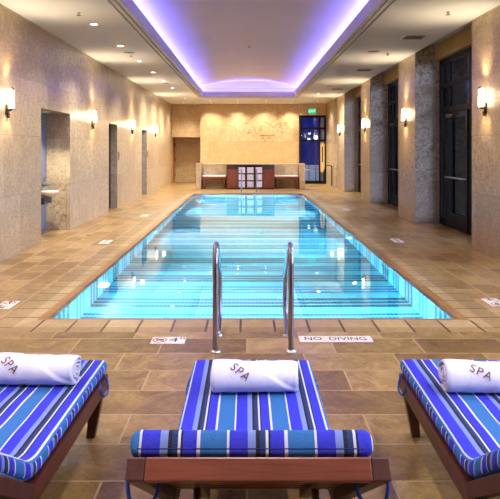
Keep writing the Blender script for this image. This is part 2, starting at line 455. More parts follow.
# end wall, alcove at its left, door bay at its right
w = MB(); w.box(-2.2, 2.46, YM, 29.3, 0, 4.0); struct(w.build('wall_end', M['stone_gold']))
w = MB(); w.box(XL, -2.2, 27.7, 28.1, 2.2, 4.0); struct(w.build('trim_3', M['stone_gold'], None))
w = MB(); w.box(XL, -2.2, 28.75, 29.3, 0, 4.0); w.box(XL, -2.2, 28.1, 28.75, 2.2, 4.0); struct(w.build('wall_alcove', M['stone_gold']))
d = MB(); d.box(-3.6, -3.56, 27.75, 28.65, .01, 2.18); dd = struct(d.build('door_3', M['orange_wood'], None, .004))
hm = MB()
for z in (.35, 1.1, 1.85): hm.box(-3.56, -3.535, 28.6, 28.64, z - .06, z + .06)
hm.build('hinge', M['bronze'], dd)
w = MB(); w.box(2.46, XR, 27.2, 27.5, 3.22, 4.0); struct(w.build('wall_above_door', M['stone_gold']))

# glazed back door
YD = 27.25
fr = MB()
for x0, x1 in ((2.46, 2.56), (3.38, 3.46), (3.63, 3.72)): fr.box(x0, x1, YD, YD + .08, 0, 3.22)
for z0, z1 in ((3.12, 3.22), (2.56, 2.65), (2.0, 2.08), (0, .14)): fr.box(2.46, 3.72, YD + .002, YD + .078, z0, z1)
door = fr.build('door_4', M['bronze'], None, .004); struct(door)
g = MB(); g.box(2.56, 3.38, YD + .035, YD + .045, .14, 2.0); g.build('pane', M['glass'], door)
g = MB()
for (xa, xb) in ((2.56, 3.38), (3.46, 3.63)):
    for za, zb in ((2.08, 2.56), (2.65, 3.12)): g.box(xa, xb, YD + .035, YD + .045, za, zb)
g.box(3.46, 3.63, YD + .035, YD + .045, .14, 2.0); g.build('transom_pane', M['glass'], door)
hb = MB(); hb.tube([(2.66, YD - .06, .66), (3.34, YD - .06, .66)], .02, 10); hb.tube([(2.7, YD, .66), (2.7, YD - .06, .66)], .014, 8); hb.tube([(3.3, YD, .66), (3.3, YD - .06, .66)], .014, 8)
hb.build('push_bar', M['brushed'], door)
# framed notice in the sidelight
t = thing('framed_notice', 'tall gold framed notice on the sidelight of the back door', 'notice', (3.545, YD - .002, .55))
m = MB()
m.box(-.1, -.07, -.02, 0, 0, 1.38); m.box(.07, .1, -.02, 0, 0, 1.38); m.box(-.1, .1, -.02, 0, 0, .05); m.box(-.1, .1, -.02, 0, 1.33, 1.38)
m.build('frame', plain('gold_frame_paint', rgb(220, 176, 92), .4, .2), t)
m = MB(); m.box(-.07, .07, -.012, -.002, .05, 1.33); m.build('sheet', plain('notice_sheet', rgb(214, 190, 140), .7), t)
m = MB(); m.box(-.03, .03, -.016, -.012, .45, 1.2); m.build('picture', plain('notice_picture', rgb(70, 66, 70), .6, 0, .4, .2, 9), t)

# exit sign over the door
t = thing('exit_sign', 'green lit EXIT sign above the glazed back door', 'exit sign', (3.05, 27.2, 3.25))
m = MB(); m.box(-.19, .19, -.07, 0, 0, .30); m.build('housing', M['brushed'], t, .006)
m = MB(); m.box(-.175, .175, -.074, -.07, .015, .285); m.build('face', M['exit'], t)
vs, fs = text_mesh('EXIT', .17)
m = MB(); m.add([(v.x, -.078, .15 + v.y) for v in vs], fs); m.build('lettering', M['exit_white'], t, recalc=False)

# pillars and window bays on the right
pil = [(-1.2, .25), (3.55, 4.95), (8.2, 9.6), (12.84, 14.25), (17.52, 18.93), (22.2, 24.0)]
for i, (a, bb) in enumerate(pil):
    m = MB(); m.add([(XR, a, 0), (XW, a, 0), (XW, a, 4.0), (XR, a, 4.0)], [(0, 1, 2, 3)], 1)
    m.add([(XR, bb, 0), (XW, bb, 0), (XW, bb, 4.0), (XR, bb, 4.0)], [(0, 3, 2, 1)], 1)
    m.add([(XR, a, 0), (XR, bb, 0), (XR, bb, 4.0), (XR, a, 4.0)], [(0, 3, 2, 1)], 0)
    m.add([(XW, a, 0), (XW, bb, 0), (XW, bb, 4.0), (XW, a, 4.0)], [(0, 1, 2, 3)], 0)
    o = m.build('wall_pillar', [M['stone'], M['stone_dark']]); struct(o)
m = MB(); m.box(XR, XW + .3, 24.5, 29.3, 0, 4.0); struct(m.build('wall_right', M['stone']))
m = MB(); m.box(XR, XW + .3, YB, -1.2, 0, 4.0); struct(m.build('wall_right_near', M['stone']))

def window_bay(n, a, bb):
    ZG = 3.62
    h = MB(); h.box(4.16, XW + .1, a, bb, 3.60, 4.02); struct(h.build('trim_%d' % (10 + n), M['stone_gold']))
    s = MB(); s.add([(XR, a, 3.95), (XR, bb, 3.95), (4.16, bb, 3.95), (4.16, a, 3.95)], [(0, 1, 2, 3)])
    s.add([(XR, a, ZC), (XR, bb, ZC), (XR, bb, 3.95), (XR, a, 3.95)], [(0, 1, 2, 3)])
    struct(s.build('trim_%d' % (20 + n), M['soffit'], recalc=False))
    L = bb - a
    xs = XW - .06
    # frame: stiles and transoms
    fr = MB()
    ys = [a + .02, a + .34, bb - 1.42, bb - .36, bb - .02] if L > 2 else [a + .03, bb - .03]
    stw = .05
    if L > 2:
        # measured from the far side: narrow light, then a door leaf
        ys = [bb - .05, bb - .52, bb - 1.75, bb - 2.75, a + .05]
    for yy in ys: fr.box(xs, xs + .10, yy - stw, yy + stw, 0, 3.60)
    for z0, z1 in ((3.50, 3.60), (2.97, 3.05), (2.42, 2.54), (0, .16)): fr.box(xs + .004, xs + .096, a, bb, z0, z1)
    fo = fr.build('window_%d' % n, M['bronze'], None, .004); struct(fo)
    ysort = sorted(ys)
    for y0, y1 in zip(ysort[:-1], ysort[1:]):
        for z0, z1 in ((.16, 2.42), (2.54, 2.97), (3.05, 3.50)):
            g = MB(); g.box(xs + .04, xs + .055, y0 + stw, y1 - stw, z0, z1); g.build('pane', M['glass'], fo)
    if L > 2:
        # door leaf in the second light
        y0, y1 = bb - 1.70, bb - .57
        lf = MB(); lf.box(xs - .03, xs + .03, y0, y0 + .1, .02, 2.40); lf.box(xs - .03, xs + .03, y1 - .1, y1, .02, 2.40)
        lf.box(xs - .028, xs + .028, y0, y1, .02, .30); lf.box(xs - .028, xs + .028, y0, y1, 2.28, 2.40)
        lf.build('door_leaf', M['bronze'], fo, .004)
        cl = MB(); cl.box(xs - .09, xs - .03, y1 - .38, y1 - .08, 2.30, 2.37); cl.tube([(xs - .06, y1 - .3, 2.33), (xs - .10, y1 - .5, 2.34), (xs - .04, y1 - .72, 2.35)], .012, 8)
        cl.build('door_closer', M['darkmetal'], fo)
        hb = MB(); hb.tube([(xs - .09, y0 + .06, 1.06), (xs - .09, y1 - .06, 1.06)], .016, 10)
        for yy in (y0 + .08, y1 - .08): hb.tube([(xs - .03, yy, 1.06), (xs - .09, yy, 1.06)], .012, 8)
        hb.build('push_bar', M['brushed'], fo)
for i in range(len(pil) - 1): window_bay(i + 1, pil[i][1], pil[i + 1][0])
window_bay(6, 24.0, 24.5)

w = MB(); w.box(-4.7, XW + .3, YB - .3, YB, 0, 4.6); struct(w.build('wall_behind', M['stone']))
# terrace outside the glass
m = MB(); m.box(XW + .31, 30, -10, 45, -.3, -.03); m.box(-12, 30, 29.31, 60, -.3, -.02)
struct(m.build('terrace_ground', plain('dark_terrace_paving', rgb(60, 58, 62), .8)))

# low wall behind the benches
m = MB()
m.box(-2.08, -1.87, YF - .1, YF + .45, 0, 1.04); m.box(2.15, 2.36, YF - .1, YF + .45, 0, 1.04)
m.box(-1.87, 2.15, YF + .38, YF + .45, 0, 1.03)
struct(m.build('trim_4', M['stone'], None, .006))
m = MB(); m.box(-1.87, -.845, YF + .35, YF + .38, .0, 1.01); m.box(1.135, 2.15, YF + .35, YF + .38, .0, 1.01)
struct(m.build('trim_5', M['stone']))

# carved marks on the end wall
def at(px, py, Y): return ((px - 247) * Y / 580, Y, CAMZ - (py - 148.7) * Y / 580)
cv = MB()
def stroke(pts, r=.013):
    P = [at(225 + x / 6.67, 110 + y / 6.67, YM - .004) for x, y in pts]
    cv.tube(P, r, 6)
for s in [[(128, 92), (140, 84), (152, 96)], [(150, 155), (162, 128), (176, 154), (150, 155)], [(188, 108), (212, 164), (246, 104)],
          [(264, 84), (280, 80), (278, 92)], [(290, 96), (300, 92), (304, 104)], [(310, 108), (326, 112), (328, 124)],
          [(368, 86), (366, 120)], [(368, 86), (384, 84)], [(367, 102), (382, 102)], [(367, 120), (384, 121)], [(396, 86), (414, 86), (414, 100), (396, 100), (396, 86)],
          [(396, 142), (402, 140)], [(404, 154), (412, 152)], [(380, 150), (388, 152)], [(228, 174), (262, 168), (300, 172), (332, 166)],
          [(184, 208), (194, 210)], [(262, 200), (268, 212)], [(316, 208), (326, 206)], [(400, 208), (412, 206)], [(240, 196), (252, 186), (262, 190)],
          [(282, 190), (296, 184), (306, 192)], [(340, 104), (352, 96)], [(344, 140), (360, 132)], [(230, 140), (244, 136)]]: stroke(s)
tag(cv.build('wall_carving', plain('carved_stone_shadow', rgb(104, 74, 42), .9)), 'faint brown marks carved high in the stone end wall', 'carving')

# ------------------------------------------------------------------ ceiling with cove and vault
LX0, LX1, LY0, LY1 = PX0 + .13, PX1 - .115, 2.9, 24.0     # lip rectangle
def rect_off(o): return (LX0 - o, LX1 + o, LY0 - o, LY1 + o)
H = rect_off(.18)
c = MB()
CX0, CX1 = XL - .2, XR
c.add([(CX0, YB, ZC), (CX1, YB, ZC), (CX1, H[2], ZC), (CX0, H[2], ZC)], [(0, 3, 2, 1)])
c.add([(CX0, H[3], ZC), (CX1, H[3], ZC), (CX1, 29.2, ZC), (CX0, 29.2, ZC)], [(0, 3, 2, 1)])
c.add([(CX0, H[2], ZC), (H[0], H[2], ZC), (H[0], H[3], ZC), (CX0, H[3], ZC)], [(0, 3, 2, 1)])
c.add([(H[1], H[2], ZC), (CX1, H[2], ZC), (CX1, H[3], ZC), (H[1], H[3], ZC)], [(0, 3, 2, 1)])
# above pillars the ceiling meets stone; close the plane over them
struct(c.build('ceiling', M['ceiling'], recalc=False))
prof = [(.18, ZC), (.18, ZC + .07), (.152, ZC + .07), (.152, ZC + .004), (.085, ZC + .004), (.085, ZC + .07), (.057, ZC + .07), (.057, ZC + .004), (0, ZC + .004), (0, ZC + .24), (.025, ZC + .24), (.025, ZC + .16), (.24, ZC + .16), (.24, ZC + .42)]
p = MB()
for (o0, z0), (o1, z1) in zip(prof[:-1], prof[1:]):
    A = rect_off(o0); B = rect_off(o1)
    a = [(A[0], A[2], z0), (A[1], A[2], z0), (A[1], A[3], z0), (A[0], A[3], z0)]
    bq = [(B[0], B[2], z1), (B[1], B[2], z1), (B[1], B[3], z1), (B[0], B[3], z1)]
    for i in range(4):
        j = (i + 1) % 4; p.add([a[i], a[j], bq[j], bq[i]], [(0, 1, 2, 3)])
struct(p.build('trim_6', M['trim'], recalc=False))
V = rect_off(.24); ZS = ZC + .42; RISE = .30
v = MB(); n = 40; vs = []
for yy in (V[2], V[3]):
    for k in range(n + 1):
        u = k / n * 2 - 1; vs.append((V[0] + (V[1] - V[0]) * k / n, yy, ZS + RISE * (1 - u * u)))
v.add(vs, [(k, k + 1, n + 1 + k + 1, n + 1 + k) for k in range(n)], 0, True)
for e, yy in ((0, V[2]), (n + 1, V[3])):
    v.add([vs[e + k] for k in range(n + 1)], [tuple(range(n + 1))])
struct(v.build('ceiling_vault', M['vault'], recalc=False))
# LED tape in the trough
T = rect_off(.11); zl = ZC + .185; hw = .012
m = MB()
m.box(T[0] - hw, T[0] + hw, T[2], T[3], zl - .012, zl); m.box(T[1] - hw, T[1] + hw, T[2], T[3], zl - .012, zl)
m.box(T[0], T[1], T[2] - hw, T[2] + hw, zl - .012, zl); m.box(T[0], T[1], T[3] - hw, T[3] + hw, zl - .012, zl)
led = tag(m.build('led_tape', M['led']), 'violet LED light strip hidden along the ceiling cove around the vault', 'light strip')
LC = (.19, .17, 1.0); LP = 3.5
ln = T[3] - T[2]; lx = T[1] - T[0]; cy = (T[2] + T[3]) / 2; cx = (T[0] + T[1]) / 2
for x, s in ((T[0], 1), (T[1], -1)):
    light('AREA', 'cove_light', (x, cy, zl + .01), LP * ln, LC, None, (PI, 0, 0), shape='RECTANGLE', size=.03, size_y=ln)
for y in (T[2], T[3]):
    light('AREA', 'cove_light', (cx, y, zl + .01), LP * lx, LC, None, (PI, 0, 0), shape='RECTANGLE', size=lx, size_y=.03)

# ------------------------------------------------------------------ ceiling fixtures
WARM = (1.0, .92, .76)
COOL = (.86, .88, 1.0)
GOLD = (1.0, .84, .55)
def make_downlight():
    t = thing('downlight', '', 'downlight')
    m = MB(); m.lathe([(.062, -.001), (.088, -.002), (.092, -.008), (.064, -.012), (.062, -.004)], (0, 0, 0), 28); m.build('trim_ring', M['white_paint'], t)
    m = MB(); m.lathe([(.064, -.003), (.04, -.006), (.002, -.007)], (0, 0, 0), 28); m.build('lens', M['lamp'], t)
    return t
dl0 = make_downlight(); first = [True]
def downlight(x, y, label, group, e=90, size=2.1, blend=.8, col=None):
    if first[0]: o = dl0; o.location = (x, y, ZC); o['label'] = label; o['group'] = group; first[0] = False
    else: o = dup(dl0, (x, y, ZC), None, label, group)
    light('SPOT', 'downlight_beam', (0, 0, -.03), e, col or WARM, o, None, spot_size=size, spot_blend=blend, shadow_soft_size=.06)
    return o
ordn = ['nearest', 'second', 'third', 'fourth', 'fifth', 'sixth', 'seventh', 'eighth']
for k in range(8):
    y = 9.86 + 2.07 * k
    lb = ('nearest' if k == 0 else 'farthest' if k == 7 else ordn[k] + ' nearest') + ' round downlight in the ceiling row along the left wall'
    downlight(-2.6, y, lb, 'downlights along the left wall', 62 if k < 5 else 150, 2.1 if k < 5 else 2.8)
# near row above the loungers and along the right
for i, (x, y) in enumerate([(-2.6, 1.2), (-2.6, 3.65), (-2.6, 5.7), (-2.6, 7.79), (.06, 1.2), (2.75, 1.2), (2.75, 3.65), (2.75, 6.4)]):
    downlight(x, y, 'round ceiling downlight over the lounge deck, above the sun loungers', 'downlights over the lounge deck', 66 if y < 4 else 50, 2.3, .8, COOL)
nm4 = ['leftmost', 'second from left', 'third from left', 'rightmost']
for k, x in enumerate((-1.6, -.4, .84, 2.03)):
    downlight(x, 25.5, nm4[k] + ' of the four front downlights before the end wall', 'downlights washing the end wall', 65, 2.1, .8, GOLD)
for k, x in enumerate((-1.65, -.42, .84, 2.06)):
    downlight(x, 26.85, nm4[k] + ' of the four downlights closest to the end wall', 'downlights washing the end wall', 40, 2.1, .8, GOLD)
downlight(2.75, 22.35, 'added round downlight in ceiling right of the far pool end', 'downlights washing the end wall', 190, 2.8, .8, WARM)  # extra lamp added to brighten the benches and towel cabinet
downlight(-2.9, 26.6, 'round downlight in ceiling in front of the alcove', 'downlights washing the end wall', 45)
downlight(3.1, 25.6, 'round downlight in ceiling in front of the back door', 'downlights washing the end wall', 40)
# niche lamp
nl = dup(dl0, (-3.8, 10.98, 2.357), None, 'small downlight in the soffit of the drinking fountain niche', 'niche light')
for ch in list(nl.children):
    if ch.type == 'LIGHT': bpy.data.objects.remove(ch)
light('SPOT', 'niche_beam', (0, 0, -.03), 75, WARM, nl, None, spot_size=1.9, spot_blend=.6, shadow_soft_size=.04)

def vent(name, label, cat, x, y, round_, group):
    t = thing(name, label, cat, (x, y, ZC), 0, group)
    if round_:
        m = MB(); m.lathe([(.15, 0), (.15, -.008), (.135, -.012), (.13, -.004)], (0, 0, 0), 28); m.build('rim', M['white_paint'], t)
        m = MB(); m.lathe([(.131, -.005), (.09, -.01), (.002, -.012)], (0, 0, 0), 28); m.build('grille', M['grille'], t)
    else:
        m = MB()
        for a in ((-.22, .22, -.22, -.19), (-.22, .22, .19, .22), (-.22, -.19, -.19, .19), (.19, .22, -.19, .19)): m.box(a[0], a[1], a[2], a[3], -.012, 0)
        m.build('frame', M['white_paint'], t)
        m = MB(); m.box(-.19, .19, -.19, .19, -.003, 0)
        for k in range(8):
            yy = -.17 + k * .048; m.hexa([(-.19, yy, -.011), (.19, yy, -.011), (.19, yy + .012, -.011), (-.19, yy + .012, -.011), (-.19, yy + .018, -.002), (.19, yy + .018, -.002), (.19, yy + .03, -.002), (-.19, yy + .03, -.002)])
        m.build('louvre', M['grille'], t)
for x, y, l in ((-2.6, 12.75, 'round grey ceiling speaker beside the nearest left downlights'), (-2.6, 18.75, 'round grey ceiling speaker farther along the left downlight row'),
                (2.75, 12.6, 'round grey ceiling speaker on the right, nearer one'), (2.8, 19.6, 'round grey ceiling speaker on the right, farther one')):
    vent('ceiling_speaker', l, 'speaker', x, y, True, 'ceiling speakers')
for x, y, l in ((3.17, 11.0, 'square louvred air vent in ceiling above the nearest right window'), (3.15, 15.6, 'square louvred air vent in ceiling above the second right window'), (3.2, 20.6, 'square louvred air vent in ceiling above the farthest right window bay')):
    vent('air_vent', l, 'air vent', x, y, False, 'ceiling air vents')
for x, y, z, l in ((-2.62, 9.03, ZC, 'small sprinkler head left of the nearest downlight'), (-2.62, 13.1, ZC, 'small sprinkler head beside the nearer left ceiling speaker'),
                (3.12, 9.0, ZC, 'small sprinkler head on ceiling by the nearest right pillar'), (3.13, 12.9, ZC, 'small sprinkler head beside the nearer right ceiling speaker'),
                (.06, 9.5, ZS + RISE, 'small sprinkler head under the vault, nearer one'), (.06, 16.0, ZS + RISE, 'small sprinkler head under the vault, farther one')):
    t = thing('sprinkler_head', l, 'sprinkler', (x, y, z), 0, 'ceiling sprinklers')
    m = MB(); m.lathe([(.03, 0), (.03, -.006), (.012, -.008), (.012, -.035)], (0, 0, 0), 16); m.build('body', M['brushed'], t)
    m = MB(); m.lathe([(.012, -.035), (.035, -.042), (.035, -.046), (.006, -.048)], (0, 0, 0), 16); m.build('deflector', M['grille'], t)

# ------------------------------------------------------------------ wall sconces  (local +x points out from the wall)
def make_sconce():
    t = thing('wall_sconce', '', 'wall lamp')
    m = MB(); m.box(0, .018, -.04, .04, -.22, -.06); m.tube([(.01, 0, -.15), (.06, 0, -.15), (.085, 0, -.13), (.085, 0, -.10)], .012, 8); m.lathe([(.02, -.26), (.028, -.2), (.012, -.17)], (.03, 0, 0), 10); m.build('bracket', M['darkmetal'], t, .003)
    for s in (-1, 1):
        m = MB(); ys = s * .038
        m.box(.05, .10, ys - .024, ys + .024, -.12, .17); m.build('shade', M['sconce_glow'], t, .012)
    m = MB(); m.tube([(.085, 0, -.12), (.085, 0, .2)], .010, 8); m.box(.102, .112, -.012, .012, .05, .19); m.build('rod', M['darkmetal'], t)
    m = MB(); m.box(.045, .11, -.07, .07, -.135, -.122); m.build('shelf', M['darkmetal'], t)
    return t
sc0 = make_sconce(); sfirst = [True]
SC = (1.0, .76, .42)
def sconce(x, y, z, rz, label, group):
    if sfirst[0]:
        o = sc0; o.location = (x, y, z); o.rotation_euler = (0, 0, rz); o['label'] = label; o['group'] = group; sfirst[0] = False
    else: o = dup(sc0, (x, y, z), rz, label, group)
    for ch in list(o.children):
        if ch.type == 'LIGHT': bpy.data.objects.remove(ch)
    light('POINT', 'sconce_bulb', (.34, 0, .05), 3.5, SC, o, None, shadow_soft_size=.06)
    light('SPOT', 'sconce_uplight', (.11, 0, .20), 30, SC, o, (PI, .25, 0), spot_size=1.9, spot_blend=1.0, shadow_soft_size=.03)
    light('SPOT', 'sconce_downlight', (.10, 0, -.16), 9, SC, o, (0, 0, 0), spot_size=2.0, spot_blend=1.0, shadow_soft_size=.03)
    return o
for k, y in enumerate((-.6, 4.02, 8.68, 13.47, 18.1, 22.7)):
    lb = ['glowing wall sconce on left wall, behind the viewer', 'glowing wall sconce on left wall, beside the lounge deck', 'glowing wall sconce on left wall, before the fountain niche',
          'glowing wall sconce on left wall between niche and first doorway', 'glowing wall sconce on left wall between the two doorways', 'glowing wall sconce on left wall, farthest, past the second doorway'][k]
    sconce(XL, y, 2.37, 0, lb, 'wall sconces')
for k, y in enumerate((-.5, 4.25, 9.03, 13.55, 18.23, 23.1)):
    lb = ['glowing wall sconce on a right pillar, behind the viewer', 'glowing wall sconce on right pillar beside the lounge deck', 'glowing wall sconce on nearest right pillar at the picture edge', 'glowing wall sconce on second right pillar in view',
          'glowing wall sconce on third right pillar in view', 'glowing wall sconce on farthest right pillar'][k]
    sconce(XR, y, 2.42, PI, lb, 'wall sconces')

# ------------------------------------------------------------------ drinking fountain in the niche
t = thing('drinking_fountain', 'two level drinking fountain with pale bowl in the left niche', 'drinking fountain', (-4.08, 10.85, 0))
m = MB(); m.box(0, .36, -.22, .22, .62, .755); m.build('apron', M['box'], t, .02)
m = MB(); m.lathe([(.06, .755), (.10, .765), (.15, .81), (.175, .86), (.162, .855), (.10, .80), (.01, .79)], (.37, 0, 0), 28, 'z', 0, 1.05, 1); b1 = m.build('bowl', M['basin'], t)
m = MB(); m.tube([(.28, .1, .85), (.28, .1, .91), (.31, .07, .93)], .011, 8); m.build('spout', M['steel'], b1)
m = MB(); m.box(0, .16, .30, .68, .80, .93); m.build('upper_apron', M['brushed'], t, .02)
m = MB(); m.lathe([(.05, .93), (.12, .95), (.16, 1.0), (.15, .995), (.01, .96)], (.14, .49, 0), 28); b2 = m.build('upper_bowl', M['brushed'], t)
m = MB(); m.tube([(.08, .57, 1.0), (.08, .57, 1.06), (.11, .54, 1.08)], .011, 8); m.build('upper_spout', M['steel'], b2)
for y, l in ((16.26, 'small dark plaque on left wall just past the first doorway'), (21.02, 'small dark plaque on left wall just past the second doorway')):
    t = thing('door_plaque', l, 'plaque', (XL, y, 1.45), 0, 'doorway plaques')
    m = MB(); m.box(0, .008, -.07, .07, -.12, .12); m.build('plate', plain('bronze_plaque', rgb(120, 98, 76), .4, .5), t, .003)
    m = MB(); m.box(.008, .012, -.04, .04, -.02, .08); m.build('emblem', M['darkmetal'], t)

# wall-mounted rail on the right by the back door
t = thing('wall_handrail', 'dark metal handrail on right wall near the back door', 'handrail', (XR, 25.6, 0))
m = MB(); m.tube(smoothpath([(-.06, -.55, .03), (-.06, -.55, .8), (-.08, -.5, .9), (-.2, .2, .9), (-.22, .3, .8), (-.28, .6, .5), (-.28, .6, .03)], 6), .022, 10); m.build('rail', M['darkmetal'], t)

# ------------------------------------------------------------------ floor signs and drains
def sign(label, x, y, rz, w, h, items, cat='floor sign', group='depth and safety tiles in the deck'):
    t = thing('floor_sign', label, cat, (x, y, 0), rz, group)
    m = MB(); m.box(-w / 2, w / 2, -h / 2, h / 2, -.01, .003); m.build('tile', M['sign_tile'], t)
    for it in items:
        if it[0] == 'text':
            _, s, sx, sz, ax = it
            vs, fs = text_mesh(s, sz)
            m = MB(); m.add([(sx + q.x * ax, q.y, .0045) for q in vs], fs); m.build('lettering', M['ink'], t, recalc=False)
        else:
            _, sx, r, cm = it
            m = MB(); n = 32; vs = []; fs = []
            for k in range(n):
                a = 2 * PI * k / n
                vs += [(sx + r * math.cos(a), r * math.sin(a), .0045), (sx + (r - .012) * math.cos(a), (r - .012) * math.sin(a), .0045)]
                fs.append((2 * k, (2 * k + 2) % (2 * n), (2 * k + 3) % (2 * n), 2 * k + 1))
            c45 = r * .68; vs2 = [(sx - c45 - .004, c45 - .004, .0045), (sx - c45 + .004, c45 + .004, .0045), (sx + c45 + .004, -c45 + .004, .0045), (sx + c45 - .004, -c45 - .004, .0045)]
            m.add(vs, fs); m.add(vs2, [(0, 1, 2, 3)])
            m.build('no_diving_mark', M[cm], t, recalc=False)
            m = MB(); m.tube([(sx - .03, -.01, .0047), (sx + .02, .01, .0047), (sx + .035, -.005, .0047)], .005, 6); m.build('swimmer_mark', M['ink'], t)
sx = lambda px, py: ((px - 247) * CAMZ / (py - 148.7), 580 * CAMZ / (py - 148.7))
x, y = sx(168.5, 340.5); sign('white tile with crossed diver and 4 on the near pool edge', x, y, 0, .29, .17, [('no', -.075, .062, 'red_ink'), ('text', '4"', .075, .15, 1.1)])
x, y = sx(335.5, 339.2); sign('white tile reading NO DIVING on the near pool edge', x, y, 0, .63, .155, [('text', 'NO  DIVING', 0, .115, .86)])
x, y = sx(7, 305); sign('white tile with 4 and crossed diver on left deck, nearest the loungers', x, y, PI / 2, .3, .17, [('no', .075, .062, 'red_ink'), ('text', '4"', -.075, .15, 1.1)])
x, y = sx(494, 302.5); sign('white tile with 4 and crossed diver on right deck, nearest the loungers', x, y, -PI / 2, .3, .17, [('no', .075, .062, 'red_ink'), ('text', '4"', -.075, .15, 1.1)])
x, y = sx(105.5, 242); sign('white depth tile on left deck opposite the fountain niche', x, y, PI / 2, .42, .17, [('text', 'NO DIVING', 0, .07, 1)])
x, y = sx(396.5, 240.5); sign('white depth tile on right deck by the second pillar', x, y, -PI / 2, .42, .17, [('text', 'NO DIVING', 0, .07, 1)])
x, y = sx(144.5, 215.5); sign('white depth tile on left deck before the second doorway', x, y, PI / 2, .42, .17, [('text', '4"', 0, .12, 1)])
x, y = sx(346, 209.5); sign('white depth tile on right deck between third and fourth pillars', x, y, -PI / 2, .42, .17, [('text', '4"', 0, .12, 1)])
for px, py, l in ((88.5, 235.5, 'small round floor drain on the left deck'), (408, 235, 'small round floor drain on the right deck')):
    x, y = sx(px, py); t = thing('floor_drain', l, 'drain', (x, y, 0), 0, 'deck drains')
    m = MB(); m.lathe([(.06, -.005), (.06, .003), (.05, .004), (.05, .002)], (0, 0, 0), 20); m.build('rim', M['brushed'], t)
    m = MB(); m.lathe([(.05, -.004), (.05, .0025), (.01, .003)], (0, 0, 0), 20); m.build('grate', M['darkmetal'], t)

# ------------------------------------------------------------------ pool handrails
def make_rail():
    t = thing('pool_handrail', '', 'handrail')
    pts = [(0, 0, 0), (0, 0, .3), (0, 0, .62), (0, .005, .74), (0, .05, .835), (0, .14, .845), (0, .30, .74), (0, .56, .57), (0, .665, .48), (0, .71, .38), (0, .71, .24), (0, .66, .12), (0, .52, .06), (0, .42, .03), (0, .40, 0)]
    m = MB(); m.tube(smoothpath(pts, 7), .024, 16); m.build('rail', M['steel'], t)
    for y in (0, .40):
        m = MB(); m.lathe([(.045, 0), (.045, .008), (.03, .018), (.025, .02)], (0, y, 0), 20); m.build('flange', M['brushed'], t)
    return t
r0 = make_rail(); r0.location = ((215.5 - 247) * 4.71 / 580, 4.71, 0)
tag(r0, 'left curved steel handrail at the near pool edge', 'handrail', 'near pool handrails')
dup(r0, ((291 - 247) * 4.71 / 580, 4.71, 0), None, 'right curved steel handrail at the near pool edge', 'near pool handrails')
dup(r0, (-.21, 22.2, 0), PI, 'left steel handrail at the far pool end before the cabinet', 'far pool handrails')
dup(r0, (.36, 22.2, 0), PI, 'right steel handrail at the far pool end before the cabinet', 'far pool handrails')

# ------------------------------------------------------------------ benches
def make_bench():
    t = thing('bench', '', 'bench')
    hw = .5
    m = MB(); m.box(-hw, hw, 0, .32, .49, .56); m.build('seat_pad', M['bench_pad'], t, .02, seg=3)
    m = MB(); m.box(-hw + .01, hw - .01, .01, .31, .40, .49); m.build('apron', M['cab_door'], t, .004)
    for x in (-hw + .07, hw - .13):
        for y in (.02, .25):
            m = MB(); m.hexa([(x + .01, y + .005, 0), (x + .06, y + .005, 0), (x + .06, y + .05, 0), (x + .01, y + .05, 0), (x, y, .40), (x + .075, y, .40), (x + .075, y + .06, .40), (x, y + .06, .40)]); m.build('leg', M['cab_door'], t)
    return t
b0 = make_bench(); b0.location = (-1.35, YF, 0); tag(b0, 'padded wooden bench left of the towel cabinet at the far end', 'bench', 'benches by the towel cabinet')
dup(b0, (1.63, YF, 0), None, 'padded wooden bench right of the towel cabinet at the far end', 'benches by the towel cabinet')

# ------------------------------------------------------------------ towel cabinet
t = thing('towel_cabinet', 'dark wooden cabinet with three columns of folded white towels', 'cabinet', (.145, YF - .08, 0))
W = .975; D = .42; HC = 1.0
m = MB(); m.box(-W, W, 0, D, HC - .04, HC); m.build('top', M['cab_dark'], t, .004)
m = MB(); m.box(-W + .01, W - .01, .02, D, 0, .05); m.build('plinth', M['cab_dark'], t)
m = MB(); m.box(-W, W, D - .02, D, .05, HC - .04); m.build('back_panel', M['cab_dark'], t)
cols = [(238.4, 245.3), (246.8, 253.9), (255.4, 262.3)]
s_ = 580 / (YF - .08)
cx_ = [((a - 247) / s_ - .145, (bq - 247) / s_ - .145) for a, bq in cols]
for x in (-W, cx_[0][0] - .035, cx_[0][1] + .01, cx_[1][1] + .012, cx_[2][1] + .005, W - .03):
    m = MB(); m.box(x, x + .03, .012, D - .02, .05, HC - .04); m.build('upright', M['cab_dark'], t)
rows = [.06, .35, .64]
for a, bq in cx_:
    for z in rows:
        m = MB(); m.box(a - .005, bq + .005, .015, D - .02, z - .015, z + .012); m.build('shelf', M['cab_dark'], t)
for a, bq in ((-W + .03, cx_[0][0] - .035), (cx_[2][1] + .035, W - .03)):
    m = MB(); m.box(a, bq, .0, .025, .06, HC - .20); dpan = m.build('door', M['cab_door'], t, .004)
    m = MB(); m.box(a, bq, .004, .022, HC - .195, HC - .045); m.build('drawer', M['cab_dark'], t, .003)
    m = MB()
    for k in range(4):
        xx = a + (bq - a) * (k + .5) / 4; m.box(xx - .028, xx + .028, -.008, 0, .1, HC - .24)
    m.build('door_panel', M['cab_door'], dpan, .003)
def towel_fold(w, h, d):
    m = MB(); n = 10; vs = []
    prof = []
    for k in range(n + 1):
        a = -PI / 2 + PI * k / n; prof.append((-math.cos(a) * h / 2, h / 2 + math.sin(a) * h / 2))
    prof += [(d, h), (d, 0)]
    nn = len(prof)
    for x in (-w / 2, w / 2):
        for y, z in prof: vs.append((x, y, z))
    fs = [(k, (k + 1) % nn, nn + (k + 1) % nn, nn + k) for k in range(nn)] + [tuple(range(nn))[::-1], tuple(range(nn, 2 * nn))]
    m.add(vs, fs, 0, False); return m
wt = cx_[1][1] - cx_[1][0] - .03
tf0 = None
